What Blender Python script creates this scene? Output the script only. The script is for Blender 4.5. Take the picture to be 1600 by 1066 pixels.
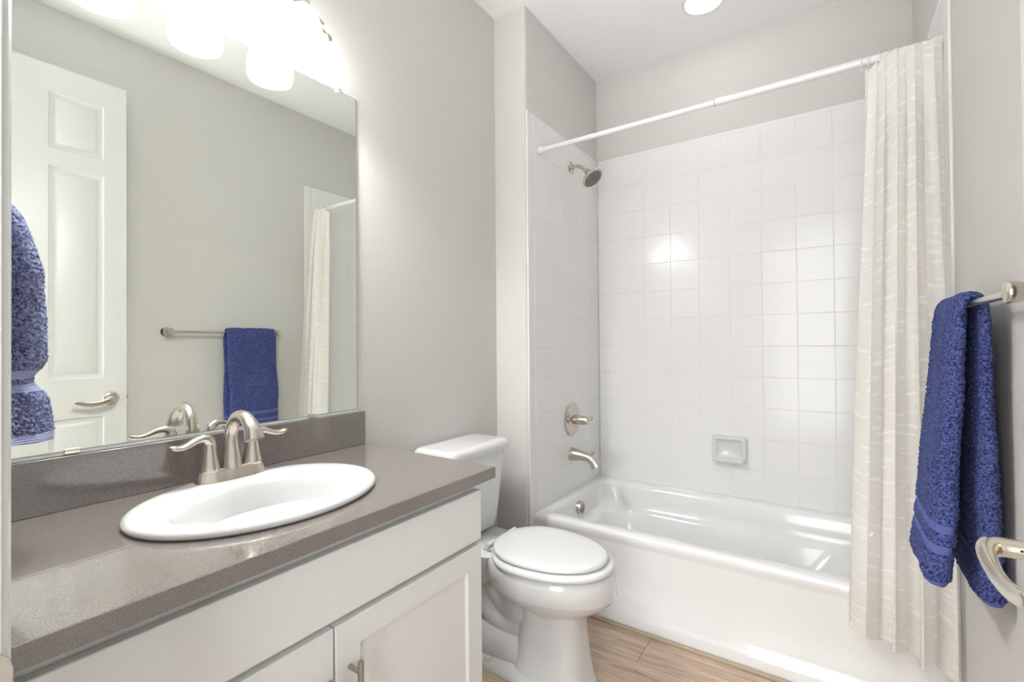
import bpy, bmesh, math, random
from math import sin, cos, pi, radians as R
from mathutils import Vector, Matrix, noise
random.seed(7)
for o in list(bpy.data.objects): bpy.data.objects.remove(o)
S = bpy.context.scene
COL = S.collection

# ------------------------------------------------------------------ camera
cam_d = bpy.data.cameras.new('camera'); cam = bpy.data.objects.new('camera', cam_d); COL.objects.link(cam)
cam_d.sensor_width = 36; cam_d.sensor_fit = 'HORIZONTAL'
cam_d.lens = 740.79 / 1600 * 36
cam_d.shift_y = -(533 - 528.68) / 1600
cam_d.clip_start = .02
CAMX, CAMZ = 1.3857, 1.2106
yaw, pit, rol = R(34.164), R(.513), R(-.4785)
fw = Vector((-sin(yaw) * cos(pit), cos(yaw) * cos(pit), sin(pit)))
rt0 = Vector((cos(yaw), sin(yaw), 0)); up0 = rt0.cross(fw)
rt = rt0 * cos(rol) + up0 * sin(rol); up = up0 * cos(rol) - rt0 * sin(rol)
cam.matrix_world = Matrix(((rt.x, up.x, -fw.x, CAMX), (rt.y, up.y, -fw.y, 0), (rt.z, up.z, -fw.z, CAMZ), (0, 0, 0, 1)))
S.camera = cam
# ------------------------------------------------------------------ light and exposure
SHADE_E = 13.0       # emission of the vanity lamp shades
BULB_W = 9.5       # bulbs inside the vanity shades
CAN_E = 7.5        # emission of the recessed ceiling lamp
FRONT_FILL_W = 26.0        # added frontal fill behind the doorway, stands for no fixture
BOUNCE_FILL_W = 3.0       # added unseen fill behind the doorway, aimed up at the ceiling
w = bpy.data.worlds.new('world'); S.world = w; w.use_nodes = True
w.node_tree.nodes['Background'].inputs[0].default_value = (.93, .96, 1, 1)
w.node_tree.nodes['Background'].inputs[1].default_value = 1.2
S.view_settings.view_transform = 'Standard'; S.view_settings.look = 'None'
S.view_settings.gamma = 1; S.view_settings.use_curve_mapping = False
S.view_settings.exposure = .69
for nm, W_, loc, rot, sx, sy, spr in (('bounce_fill', BOUNCE_FILL_W, (1.34, -.90, .75), (137, 0, 12), .5, .8, 58), ('front_fill', FRONT_FILL_W, (1.30, -1.10, 1.35), (92, 0, 20), 1.1, 2.3, 160)):  # two unseen area fills added behind the doorway to brighten the room
    al = bpy.data.lights.new(nm, 'AREA'); al.energy = W_; al.shape = 'RECTANGLE'; al.size = sx; al.size_y = sy
    al.color = (.97, .985, 1); al.spread = R(spr)
    alo = bpy.data.objects.new(nm, al); COL.objects.link(alo); alo.location = loc
    alo.rotation_euler = [R(v) for v in rot]

# ------------------------------------------------------------------ key sizes (metres)
W = 1.688; CE = 2.827; YD = .09; YC = 1.905; XP = .1797; YB = 2.7215; YA = 1.939; ZT = 2.325
CT = .859; CB = .827; CYE = 1.089; CXF = .586
# ------------------------------------------------------------------ materials
def mat(name, col, rough=.5, metal=0, coat=0, spec=.5, sheen=0):
    m = bpy.data.materials.new(name); m.use_nodes = True
    b = m.node_tree.nodes['Principled BSDF']
    b.inputs['Base Color'].default_value = (*col, 1); b.inputs['Roughness'].default_value = rough
    b.inputs['Metallic'].default_value = metal; b.inputs['Coat Weight'].default_value = coat
    b.inputs['Specular IOR Level'].default_value = spec
    if sheen: b.inputs['Sheen Weight'].default_value = sheen
    return m
def N(m, t, **k):
    n = m.node_tree.nodes.new(t)
    for a, v in k.items():
        if hasattr(n, a): setattr(n, a, v)
        else: n.inputs[a].default_value = v
    return n
def L(m, a, b): m.node_tree.links.new(a, b)
def P(m): return m.node_tree.nodes['Principled BSDF']
def coord(m, scale=(1, 1, 1), src='Object'):
    tc = N(m, 'ShaderNodeTexCoord'); mp = N(m, 'ShaderNodeMapping'); mp.inputs['Scale'].default_value = scale
    L(m, tc.outputs[src], mp.inputs['Vector']); return mp.outputs[0]
def bump(m, height, strength, dist):
    b = N(m, 'ShaderNodeBump'); b.inputs['Strength'].default_value = strength; b.inputs['Distance'].default_value = dist
    L(m, height, b.inputs['Height']); L(m, b.outputs[0], P(m).inputs['Normal']); return b
def ramp(m, fac, stops):
    r = N(m, 'ShaderNodeValToRGB'); L(m, fac, r.inputs[0]); e = r.color_ramp.elements
    while len(e) < len(stops): e.new(.5)
    for el, (p, c) in zip(e, stops): el.position = p; el.color = (*c, 1) if len(c) == 3 else c
    return r.outputs[0]
def wall_mat(name, col, strength=.35):
    m = mat(name, col, .75, spec=.25)
    c = coord(m)
    n = N(m, 'ShaderNodeTexNoise'); n.inputs['Scale'].default_value = 150; n.inputs['Detail'].default_value = 3
    n.inputs['Roughness'].default_value = .55; L(m, c, n.inputs['Vector'])
    bump(m, n.outputs['Fac'], strength, .004); return m
M = {}
M['wall'] = wall_mat('greige_orange_peel_paint', (.655, .642, .62))
M['ceiling'] = wall_mat('white_ceiling_paint', (.90, .895, .885), .2)
M['trim'] = mat('white_semigloss_trim', (.70, .705, .69), .3)
M['tile'] = mat('white_glazed_tile', (.825, .82, .81), .16, spec=.38)
mt = M['tile']; c_ = coord(mt); n_ = N(mt, 'ShaderNodeTexNoise'); n_.inputs['Scale'].default_value = 14; L(mt, c_, n_.inputs['Vector']); bump(mt, n_.outputs['Fac'], .12, .004)
M['grout'] = mat('white_grout', (.80, .79, .77), .7)
M['porcelain'] = mat('white_vitreous_china', (.71, .715, .715), .08, coat=.4)
M['tub'] = mat('white_tub_enamel', (.84, .845, .845), .1, coat=.3)
M['plastic'] = mat('white_gloss_plastic', (.76, .765, .765), .2)
M['cabinet'] = mat('warm_white_cabinet_paint', (.76, .765, .755), .35)
M['dark'] = mat('dark_gap', (.03, .03, .03), .8)
M['bulb_clip'] = mat('clear_plastic', (.92, .92, .92), .15); P(M['bulb_clip']).inputs['Transmission Weight'].default_value = .3
# brushed nickel
m = mat('brushed_nickel', (.60, .55, .49), .24, metal=1); M['nickel'] = m
c = coord(m, (1, 1, 60)); n = N(m, 'ShaderNodeTexNoise'); n.inputs['Scale'].default_value = 25; L(m, c, n.inputs['Vector'])
mr = N(m, 'ShaderNodeMapRange'); mr.inputs['To Min'].default_value = .22; mr.inputs['To Max'].default_value = .28
L(m, n.outputs['Fac'], mr.inputs['Value']); L(m, mr.outputs[0], P(m).inputs['Roughness'])
M['satin'] = mat('satin_nickel', (.66, .60, .53), .2, metal=1)
M['steel'] = mat('brushed_steel_pull', (.42, .40, .37), .32, metal=1)
# quartz
m = mat('grey_brown_quartz', (.2, .18, .165), .16, spec=1.0, coat=1.0); M['quartz'] = m
c = coord(m); n = N(m, 'ShaderNodeTexNoise'); n.inputs['Scale'].default_value = 420; n.inputs['Detail'].default_value = 2; L(m, c, n.inputs['Vector'])
n2 = N(m, 'ShaderNodeTexVoronoi'); n2.inputs['Scale'].default_value = 300; L(m, c, n2.inputs['Vector'])
a = ramp(m, n.outputs['Fac'], [(.3, (.145, .123, .110)), (.5, (.185, .161, .147)), (.72, (.24, .215, .20))])
L(m, a, P(m).inputs['Base Color'])
# floor planks
m = mat('wood_look_plank', (.4, .3, .22), .42); M['floor'] = m
c = coord(m)
br = N(m, 'ShaderNodeTexBrick'); br.offset = .37; br.inputs['Scale'].default_value = 1; br.inputs['Brick Width'].default_value = 1.2; br.inputs['Row Height'].default_value = .175
br.inputs['Mortar Size'].default_value = .0012; br.inputs['Color1'].default_value = (0, 0, 0, 1); br.inputs['Color2'].default_value = (1, 1, 1, 1); br.inputs['Mortar'].default_value = (.5, .5, .5, 1)
L(m, c, br.inputs['Vector'])
cg = coord(m, (1.6, 16, 1)); g = N(m, 'ShaderNodeTexNoise'); g.inputs['Scale'].default_value = 2.2; g.inputs['Detail'].default_value = 9; g.inputs['Roughness'].default_value = .68; g.inputs['Distortion'].default_value = .9
ad = N(m, 'ShaderNodeVectorMath', operation='MULTIPLY_ADD'); ad.inputs[1].default_value = (3, 7, 5); L(m, br.outputs['Color'], ad.inputs[0]); L(m, cg, ad.inputs[2]); L(m, ad.outputs[0], g.inputs['Vector'])
gc = ramp(m, g.outputs['Fac'], [(.28, (.32, .215, .15)), (.45, (.55, .41, .30)), (.56, (.68, .525, .405)), (.75, (.80, .66, .53))])
mx = N(m, 'ShaderNodeMix', data_type='RGBA', blend_type='MULTIPLY'); mx.inputs[0].default_value = .35
L(m, gc, mx.inputs[6]); pc = ramp(m, br.outputs['Color'], [(0, (.72, .70, .68)), (1, (1, 1, 1))]); L(m, pc, mx.inputs[7])
mx2 = N(m, 'ShaderNodeMix', data_type='RGBA'); L(m, br.outputs['Fac'], mx2.inputs[0]); L(m, mx.outputs[2], mx2.inputs[6]); mx2.inputs[7].default_value = (.16, .11, .08, 1)
L(m, mx2.outputs[2], P(m).inputs['Base Color'])
bump(m, g.outputs['Fac'], .15, .002)
M['wood_strip'] = mat('tan_edge_strip', (.50, .40, .29), .5)
# mirror
m = mat('silvered_glass', (.90, .93, .875), .0, metal=1); M['mirror'] = m
M['glass_edge'] = mat('mirror_glass_edge', (.45, .55, .52), .1, metal=.5)
# terry
def terry(name, lo, hi, band):
    m = mat(name, hi, .95, spec=.1, sheen=.08); P(m).inputs['Sheen Tint'].default_value = (.5, .55, .9, 1)
    c = coord(m); n = N(m, 'ShaderNodeTexNoise'); n.inputs['Scale'].default_value = 210; n.inputs['Detail'].default_value = 2; n.inputs['Roughness'].default_value = .65; L(m, c, n.inputs['Vector'])
    n2 = N(m, 'ShaderNodeTexNoise'); n2.inputs['Scale'].default_value = 18; n2.inputs['Detail'].default_value = 3; L(m, c, n2.inputs['Vector'])
    uv = N(m, 'ShaderNodeTexCoord'); sp = N(m, 'ShaderNodeSeparateXYZ'); L(m, uv.outputs['UV'], sp.inputs[0])
    base = ramp(m, n.outputs['Fac'], [(.36, lo), (.62, hi)])
    md = N(m, 'ShaderNodeMix', data_type='RGBA', blend_type='MULTIPLY'); md.inputs[0].default_value = .6; L(m, base, md.inputs[6])
    L(m, ramp(m, n2.outputs['Fac'], [(.3, (.72, .72, .74)), (.7, (1, 1, 1))]), md.inputs[7])
    mm = N(m, 'ShaderNodeMix', data_type='RGBA'); L(m, sp.outputs[0], mm.inputs[0]); L(m, md.outputs[2], mm.inputs[6]); mm.inputs[7].default_value = (*band, 1)
    L(m, mm.outputs[2], P(m).inputs['Base Color'])
    wv = N(m, 'ShaderNodeTexWave'); wv.bands_direction = 'Z'; wv.inputs['Scale'].default_value = 90; L(m, c, wv.inputs['Vector'])
    hm = N(m, 'ShaderNodeMix', data_type='FLOAT'); L(m, sp.outputs[0], hm.inputs[0]); L(m, n.outputs['Fac'], hm.inputs[2])
    ml = N(m, 'ShaderNodeMath', operation='MULTIPLY'); ml.inputs[1].default_value = .25; L(m, wv.outputs['Fac'], ml.inputs[0]); L(m, ml.outputs[0], hm.inputs[3])
    bump(m, hm.outputs[0], .9, .006); return m
M['towel'] = terry('blue_terry', (.016, .023, .085), (.125, .155, .42), (.135, .17, .45))
M['towel2'] = terry('slate_blue_terry', (.07, .082, .17), (.30, .33, .52), (.32, .35, .54))
# curtain
m = bpy.data.materials.new('sheer_woven_curtain'); m.use_nodes = True; M['curtain'] = m
nt = m.node_tree; nt.nodes.remove(nt.nodes['Principled BSDF']); out = nt.nodes['Material Output']
c = coord(m, (1, 1, 1), 'UV')
def streak(sx, sy, sc, lo, hi):
    mp = N(m, 'ShaderNodeMapping'); mp.inputs['Scale'].default_value = (sx, sy, 1); L(m, c, mp.inputs[0])
    n = N(m, 'ShaderNodeTexNoise'); n.inputs['Scale'].default_value = sc; n.inputs['Detail'].default_value = 1; L(m, mp.outputs[0], n.inputs['Vector'])
    return ramp(m, n.outputs['Fac'], [(lo, (0, 0, 0)), (hi, (1, 1, 1))])
s1 = streak(12, 66, 1, .57, .68)
dif = N(m, 'ShaderNodeBsdfDiffuse'); trl = N(m, 'ShaderNodeBsdfTranslucent'); trl.inputs[0].default_value = (.95, .925, .88, 1)
cm = N(m, 'ShaderNodeMix', data_type='RGBA'); L(m, s1, cm.inputs[0]); cm.inputs[6].default_value = (.95, .925, .88, 1); cm.inputs[7].default_value = (.99, .98, .96, 1); L(m, cm.outputs[2], dif.inputs[0])
ms = N(m, 'ShaderNodeMixShader'); ms.inputs[0].default_value = .34; L(m, dif.outputs[0], ms.inputs[1]); L(m, trl.outputs[0], ms.inputs[2])
tr = N(m, 'ShaderNodeBsdfTransparent'); op = N(m, 'ShaderNodeMapRange'); op.inputs['To Min'].default_value = .13; op.inputs['To Max'].default_value = .04
L(m, s1, op.inputs['Value']); m2 = N(m, 'ShaderNodeMixShader'); L(m, op.outputs[0], m2.inputs[0]); L(m, ms.outputs[0], m2.inputs[1]); L(m, tr.outputs[0], m2.inputs[2])
L(m, m2.outputs[0], out.inputs[0])
def emis(name, col, e):
    m = bpy.data.materials.new(name); m.use_nodes = True; b = P(m)
    b.inputs['Base Color'].default_value = (.9, .9, .9, 1); b.inputs['Emission Color'].default_value = (*col, 1); b.inputs['Emission Strength'].default_value = e; return m
M['shade'] = emis('lit_frosted_glass', (1, .99, .975), SHADE_E)
M['can'] = emis('lit_lens', (1, .98, .95), CAN_E)

# ------------------------------------------------------------------ mesh helpers
def obj(name, bm, m, parent=None, loc=None, angle=35, bev=None, uv=None):
    bmesh.ops.recalc_face_normals(bm, faces=bm.faces)
    me = bpy.data.meshes.new(name); bm.to_mesh(me); bm.free()
    me.materials.append(m)
    for p in me.polygons: p.use_smooth = True
    me.set_sharp_from_angle(angle=R(angle))
    o = bpy.data.objects.new(name, me); COL.objects.link(o)
    if parent: o.parent = parent; o.matrix_parent_inverse = parent.matrix_basis.inverted()
    if bev:
        b = o.modifiers.new('bevel', 'BEVEL'); b.width = bev; b.segments = 3; b.limit_method = 'ANGLE'; b.angle_limit = R(40); b.harden_normals = False
    return o
def BM(): return bmesh.new()
def box(bm, x0, x1, y0, y1, z0, z1):
    v = [bm.verts.new(p) for p in [(x0, y0, z0), (x1, y0, z0), (x1, y1, z0), (x0, y1, z0), (x0, y0, z1), (x1, y0, z1), (x1, y1, z1), (x0, y1, z1)]]
    for f in [(3, 2, 1, 0), (4, 5, 6, 7), (0, 1, 5, 4), (1, 2, 6, 5), (2, 3, 7, 6), (3, 0, 4, 7)]: bm.faces.new([v[i] for i in f])
    return v
def bx(*a):
    bm = BM(); box(bm, *a); return bm
def loft(bm, rings, closed=True, cap0=True, cap1=True, uvs=None):
    vr = [[bm.verts.new(p) for p in r] for r in rings]; n = len(rings[0])
    for a, b in zip(vr, vr[1:]):
        for i in range(n if closed else n - 1):
            j = (i + 1) % n; bm.faces.new((a[i], a[j], b[j], b[i]))
    if cap0: bm.faces.new(vr[0][::-1])
    if cap1: bm.faces.new(vr[-1])
    return vr
def frame(t, ref=Vector((0, 0, 1))):
    t = t.normalized()
    if abs(t.dot(ref)) > .97: ref = Vector((0, 1, 0)) if abs(t.y) < .9 else Vector((1, 0, 0))
    s = t.cross(ref).normalized(); return s, s.cross(t).normalized()
def smooth_path(pts, k=6):
    P_ = [Vector(p) for p in pts]; o = []
    for i in range(len(P_) - 1):
        p0 = P_[max(i - 1, 0)]; p1 = P_[i]; p2 = P_[i + 1]; p3 = P_[min(i + 2, len(P_) - 1)]
        for j in range(k):
            t = j / k
            o.append(.5 * ((2 * p1) + (p2 - p0) * t + (2 * p0 - 5 * p1 + 4 * p2 - p3) * t * t + (3 * p1 - p0 - 3 * p2 + p3) * t ** 3))
    o.append(P_[-1]); return o
def tube(bm, pts, rad, n=20, k=6, flat=None, cap=True, smooth=True, ref=Vector((0, 0, 1))):
    """pts: (x,y,z); rad: number or per-point list, entries number or (r_side, r_up)"""
    if not isinstance(rad, (list, tuple)): rad = [rad] * len(pts)
    rr = [(r, r) if not isinstance(r, (list, tuple)) else r for r in rad]
    if smooth and len(pts) > 2:
        path = smooth_path(pts, k); ra = [v for v in smooth_path([(a, b, 0) for a, b in rr], k)]
        rr = [(max(v.x, 1e-4), max(v.y, 1e-4)) for v in ra]
    else: path = [Vector(p) for p in pts]
    rings = []; s = None
    for i, p in enumerate(path):
        t = path[min(i + 1, len(path) - 1)] - path[max(i - 1, 0)]
        if s is None: s, u = frame(t, ref)
        else:
            t.normalize(); s = (s - t * s.dot(t)).normalized(); u = s.cross(t).normalized()
        rings.append([p + s * cos(2 * pi * q / n) * rr[i][0] + u * sin(2 * pi * q / n) * rr[i][1] for q in range(n)])
    return loft(bm, rings, cap0=cap, cap1=cap)
def lathe(bm, base, axis, prof, n=40, cap0=True, cap1=True):
    """prof: list of (distance along axis, radius)"""
    base = Vector(base); axis = Vector(axis).normalized(); s, u = frame(axis)
    rings = [[base + axis * d + (s * cos(2 * pi * q / n) + u * sin(2 * pi * q / n)) * max(r, 1e-4) for q in range(n)] for d, r in prof]
    return loft(bm, rings, cap0=cap0, cap1=cap1)
def rrect(cx, cy, hx, hy, r, z, n=8):
    r = min(r, hx - 1e-4, hy - 1e-4); o = []
    for k, (sx, sy) in enumerate([(1, 1), (-1, 1), (-1, -1), (1, -1)]):
        for j in range(n + 1):
            a = pi / 2 * k + pi / 2 * j / n
            o.append((cx + sx * (hx - r) + r * cos(a), cy + sy * (hy - r) + r * sin(a), z))
    return o
def egg(xc, af, ab, hw, cy, z, n=64, ex=2.0):
    o = []
    for q in range(n):
        a = 2 * pi * q / n; c_, s_ = cos(a), sin(a)
        cx_ = math.copysign(abs(c_) ** (2 / ex), c_); sy_ = math.copysign(abs(s_) ** (2 / ex), s_)
        o.append((xc + (af if c_ >= 0 else ab) * cx_, cy + hw * sy_, z))
    return o
def thing(name, label, cat, loc=(0, 0, 0), group=None):
    o = bpy.data.objects.new(name, None); COL.objects.link(o); o.location = loc; o.empty_display_size = .05
    o['label'] = label; o['category'] = cat
    if group: o['group'] = group
    o.matrix_basis = Matrix.Translation(loc)
    return o
def tag(o, label, cat, group=None):
    o['label'] = label; o['category'] = cat
    if group: o['group'] = group
    return o
def struct(name, bm, m, parent=None, **k):
    o = obj(name, bm, m, parent, **k)
    if parent is None: o['kind'] = 'structure'
    return o

# ------------------------------------------------------------------ room shell
struct('floor', bx(-.1, W + .1, -1.5, YB + .1, -.05, 0), M['floor'])
struct('ceiling', bx(-.1, W + .1, -1.5, YB + .1, CE, CE + .06), M['ceiling'])
bm = BM()   # left wall with the wing wall that carries the shower plumbing; outer corner is bullnosed
r = .016; prof = [(-.1, YD - .1), (0, YD - .1), (0, YC)]
prof += [(XP - r + r * sin(pi / 2 * t / 6), YC + r - r * cos(pi / 2 * t / 6)) for t in range(7)]
prof += [(XP, YB + .012), (XP, YB + .1), (-.1, YB + .1)]
loft(bm, [[(x, y, z) for x, y in prof] for z in (0, CE)]); struct('wall_left', bm, M['wall'])
struct('wall_right', bx(W + .004, W + .1, -1.5, YB + .1, 0, CE), M['wall'])
struct('wall_back', bx(XP, W + .004, YB + .010, YB + .1, 0, CE), M['wall'])
XJ = .778; XH = 1.60; ZH = 2.555
bm = BM(); prof = [(0, 0), (XJ - .022, 0), (XJ - .022, ZH + .02), (XH + .02, ZH + .02), (XH + .02, 0), (W + .004, 0), (W + .004, CE), (0, CE)]
loft(bm, [[(x, y, z) for x, z in prof] for y in (-.035, YD)]); struct('wall_front', bm, M['wall'])
struct('wall_hall', bx(-.1, W + .1, -1.6, -1.5, 0, CE), M['wall'])
struct('wall_hall_left', bx(-.2, -.1, -1.6, YD - .1, 0, CE), M['wall'])
# door frame
df = struct('trim_1', bx(XJ - .022, XJ, -.05, YD + .004, 0, ZH), M['trim'], bev=.0015)
bm = BM(); box(bm, XH, XH + .02, -.05, YD + .004, 0, ZH); struct('trim_2', bm, M['trim'], bev=.0015)
struct('trim_3', bx(XJ - .022, XH + .02, -.05, YD + .004, ZH, ZH + .02), M['trim'], bev=.0015)
bm = BM()
cp = [(XJ - .004, YD), (XJ - .004, YD + .008), (XJ - .008, YD + .0105), (XJ - .014, YD + .009), (XJ - .020, YD + .012), (XJ - .05, YD + .017), (XJ - .062, YD + .017), (XJ - .066, YD + .012), (XJ - .066, YD)]
loft(bm, [[(x, y, z) for x, y in cp] for z in (0, ZH + .06)]); struct('trim_4', bm, M['trim'], angle=20)
struct('trim_5', bx(XJ - .066, XH + .07, YD, YD + .015, ZH + .004, ZH + .066), M['trim'], bev=.003)
struct('trim_6', bx(XH + .006, XH + .07, YD, YD + .015, 0, ZH + .004), M['trim'], bev=.003)
bm = BM(); box(bm, XJ, XJ + .010, -.03, .045, 0, ZH); struct('trim_7', bm, M['trim'], bev=.002)   # door stop
# strike plate with a rounded lip
sp_ = thing('strike_plate', 'satin nickel strike plate with curved lip on the left door jamb', 'strike plate', (XJ, YD, .92))
bm = BM(); rg = []
for x in (XJ + .0004, XJ + .0018):
    rg.append([(x, .074 + a, .914 + b) for a, b in [(-.022, -.028), (.018, -.028), (.024, -.022), (.0265, -.012), (.0265, .012), (.024, .022), (.018, .028), (-.022, .028)]])
loft(bm, rg); obj('plate', bm, M['satin'], sp_, bev=.0006)

# baseboards
def baseb(name, a):
    struct(name, bx(*a), M['trim'], bev=.004)
baseb('baseboard_left', (0, .012, CYE + .01, YC, 0, .085))
baseb('baseboard_wing', (.012, XP - .004, YC - .012, YC, 0, .085))
baseb('baseboard_right', (W - .008, W + .004, YD + .03, YA - .01, 0, .085))
struct('trim_8', bx(XP + .004, W - .01, YA - .021, YA - .008, 0, .012), M['wood_strip'], bev=.003)

# ------------------------------------------------------------------ tile surround (surface pattern: glazed squares on a grout bed)
PX, PZ, G = .1527, .1545, .0016
TB = .385
def tile_panel(name, org, ux, un, length, top, x_off, pz, z_first, rnd_edge=None):
    """org: corner on the wall; ux: along wall, un: out of wall; tiles bevelled into one surface"""
    org, ux, un = Vector(org), Vector(ux), Vector(un); th = .008
    bm = BM()
    xs = [0]; x = x_off
    while x < length - .01: xs.append(x); x += PX
    xs.append(length)
    zs = [TB]; z = z_first
    while z > TB + .02: z -= pz
    z += pz
    while z < top - .01: zs.append(z); z += pz
    zs.append(top)
    for a, b in zip(xs, xs[1:]):
        for c, d in zip(zs, zs[1:]):
            tl = random.uniform(-.0011, .0011); tv = random.uniform(-.0011, .0011)
            g = G / 2; e = .0017
            ring = lambda ins, h: [org + ux * X + un * (h + (tl * (X - (a + b) / 2) / PX + tv * (Z - (c + d) / 2) / pz if h > 0 else 0)) + Vector((0, 0, Z)) for X, Z in [(a + g + ins, c + g + ins), (b - g - ins, c + g + ins), (b - g - ins, d - g - ins), (a + g + ins, d - g - ins)]]
            loft(bm, [ring(0, 0), ring(0, th - e), ring(e * .35, th - e * .35), ring(e, th)], cap0=False)
    o = struct(name, bm, M['tile'], angle=12)
    bm = BM(); v = [org + ux * X + un * (th - .0014) + Vector((0, 0, Z)) for X, Z in [(0, TB), (length, TB), (length, top), (0, top)]]
    v2 = [p - un * (th - .0016) for p in v]
    loft(bm, [v2, v]); gr = obj('grout', bm, M['grout'], o)
    return o
ZF = 1.8185
tile_panel('wall_tile_back', (XP + .008, YB + .008, 0), (1, 0, 0), (0, -1, 0), W - XP - .016, ZT - .02, .475 - XP - .008, .1592, ZF)
tile_panel('wall_tile_left', (XP, YB, 0), (0, -1, 0), (1, 0, 0), YB - YC - .055, ZT - .02, .14, .1592, ZF)
tile_panel('wall_tile_right', (W + .004, YB, 0), (0, -1, 0), (-1, 0, 0), YB - 1.932 - .05, ZT - .02, .14, .1592, ZF)
# bullnose edging: vertical and top
def bull(name, x0, x1, y0, y1, z0, z1): struct(name, bx(x0, x1, y0, y1, z0, z1), M['tile'], bev=.0035)
bull('trim_9', XP - .0005, XP + .0085, YC + .003, YC + .055 - .001, 0, ZT)
bull('trim_10', W - .0045, W + .0045, 1.932, 1.932 + .049, 0, ZT)
bull('trim_11', XP + .008, W - .004, YB + .0005, YB + .0095, ZT - .0205, ZT)
bull('trim_12', XP - .0005, XP + .0085, YC + .055, YB, ZT - .0205, ZT)
bull('trim_13', W - .0045, W + .0045, 1.982, YB, ZT - .0205, ZT)

# ------------------------------------------------------------------ bathtub
tubx0, tubx1 = XP + .006, W - .003
TZ = .392
tub = thing('bathtub', 'white alcove bathtub with plain apron along the tiled back walls', 'bathtub', ((tubx0 + tubx1) / 2, (YA + YB) / 2, 0))
bm = BM(); cx, cy = (tubx0 + tubx1) / 2, (YA + YB) / 2; hx = (tubx1 - tubx0) / 2; hy = (YB - YA) / 2
NR = 10
def ring_t(x0, x1, y0, y1, r_, z): return rrect((x0 + x1) / 2, (y0 + y1) / 2, (x1 - x0) / 2, (y1 - y0) / 2, r_, z, NR)
X0, X1, Y0, Y1 = tubx0, tubx1, YA, YB
secs = [(X0, X1, Y0 + .02, Y1, .004, .0), (X0, X1, Y0 - .004, Y1, .004, .001), (X0, X1, Y0 - .006, Y1, .004, .046), (X0, X1, Y0 + .000, Y1, .004, .058),
        (X0, X1, Y0 + .006, Y1, .004, .066), (X0, X1, Y0 + .008, Y1, .004, .20), (X0, X1, Y0 + .008, Y1, .004, .335), (X0, X1, Y0 + .006, Y1, .004, .348), (X0, X1, Y0 + .002, Y1, .004, .358), (X0, X1, Y0 + .001, Y1, .006, .374),
        (X0, X1, Y0 + .003, Y1, .008, .384), (X0, X1, Y0 + .012, Y1, .010, TZ), (X0 + .01, X1 - .01, Y0 + .03, Y1 - .01, .012, TZ + .001),
        (X0 + .028, X1 - .05, Y0 + .062, Y1 - .04, .06, TZ - .001), (X0 + .038, X1 - .07, Y0 + .076, Y1 - .055, .08, TZ - .008), (X0 + .044, X1 - .085, Y0 + .084, Y1 - .064, .10, TZ - .028),
        (X0 + .052, X1 - .12, Y0 + .092, Y1 - .07, .12, .30), (X0 + .058, X1 - .15, Y0 + .098, Y1 - .076, .13, .262), (X0 + .10, X1 - .19, Y0 + .108, Y1 - .088, .13, .25),
        (X0 + .12, X1 - .22, Y0 + .118, Y1 - .10, .13, .235), (X0 + .14, X1 - .30, Y0 + .13, Y1 - .112, .13, .12), (X0 + .17, X1 - .36, Y0 + .16, Y1 - .14, .12, .075), (X0 + .22, X1 - .42, Y0 + .20, Y1 - .18, .10, .062)]
loft(bm, [ring_t(*s) for s in secs]); obj('shell', bm, M['tub'], tub, angle=60)
bm = BM(); lathe(bm, (.56, 2.33, .062), (0, 0, 1), [(0, .035), (.004, .035), (.006, .03), (.005, .01)], 28); obj('drain', bm, M['nickel'], tub)
OV = (XP + .048, 2.325, .318)
bm = BM(); lathe(bm, OV, (1, 0, -.08), [(0, .034), (.022, .0345), (.028, .032), (.029, .0), ]); ov = obj('overflow_cover', bm, M['nickel'], tub, angle=30)
bm = BM()
for k in range(5):
    z = .318 + (k - 2) * .0105; hw = math.sqrt(.026 ** 2 - ((k - 2) * .0105) ** 2)
    tube(bm, [(OV[0] + .0285, 2.325 - hw, z + .004), (OV[0] + .0285, 2.325 + hw, z - .007)], .0021, 8)
obj('slots', bm, M['dark'], ov)

# ------------------------------------------------------------------ shower fittings
t = thing('shower_valve', 'round brushed nickel shower valve with lever above the tub spout', 'shower valve', (XP + .008, 2.345, .785))
bm = BM(); lathe(bm, (XP + .007, 2.345, .785), (1, 0, 0), [(0, .089), (.004, .091), (.010, .086), (.013, .070), (.010, .055), (.016, .036), (.018, .03)], 56); obj('escutcheon', bm, M['nickel'], t, angle=28)
bm = BM(); lathe(bm, (XP + .02, 2.345, .785), (1, 0, 0), [(0, .026), (.03, .025), (.031, .023), (.033, .023), (.034, .025), (.075, .022), (.084, .018), (.088, .0)], 36); hd = obj('hub', bm, M['nickel'], t)
bm = BM(); tube(bm, [(XP + .085, 2.345, .785), (XP + .098, 2.348, .788), (XP + .110, 2.356, .793), (XP + .117, 2.368, .797)], [.013, .0115, .011, .011]); obj('lever', bm, M['nickel'], hd)
t = thing('tub_spout', 'brushed nickel tub spout with diverter knob on the tiled wall', 'spout', (XP + .008, 2.335, .595))
bm = BM(); X = XP + .007
tube(bm, [(X, 2.335, .597), (X + .018, 2.335, .597), (X + .06, 2.335, .595), (X + .098, 2.335, .590), (X + .126, 2.335, .576), (X + .144, 2.335, .557), (X + .152, 2.335, .546)], [.036, .0345, .027, .0235, .024, .028, .0315], 28)
obj('body', bm, M['nickel'], t)
bm = BM(); lathe(bm, (X + .122, 2.335, .592), (.1, 0, 1), [(0, .007), (.018, .0065), (.023, .011), (.028, .0135), (.034, .012), (.036, 0)], 20); obj('diverter_knob', bm, M['nickel'], t)
t = thing('shower', 'brushed nickel round shower head on a curved arm', 'shower head', (XP + .008, 2.36, 2.175))
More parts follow.
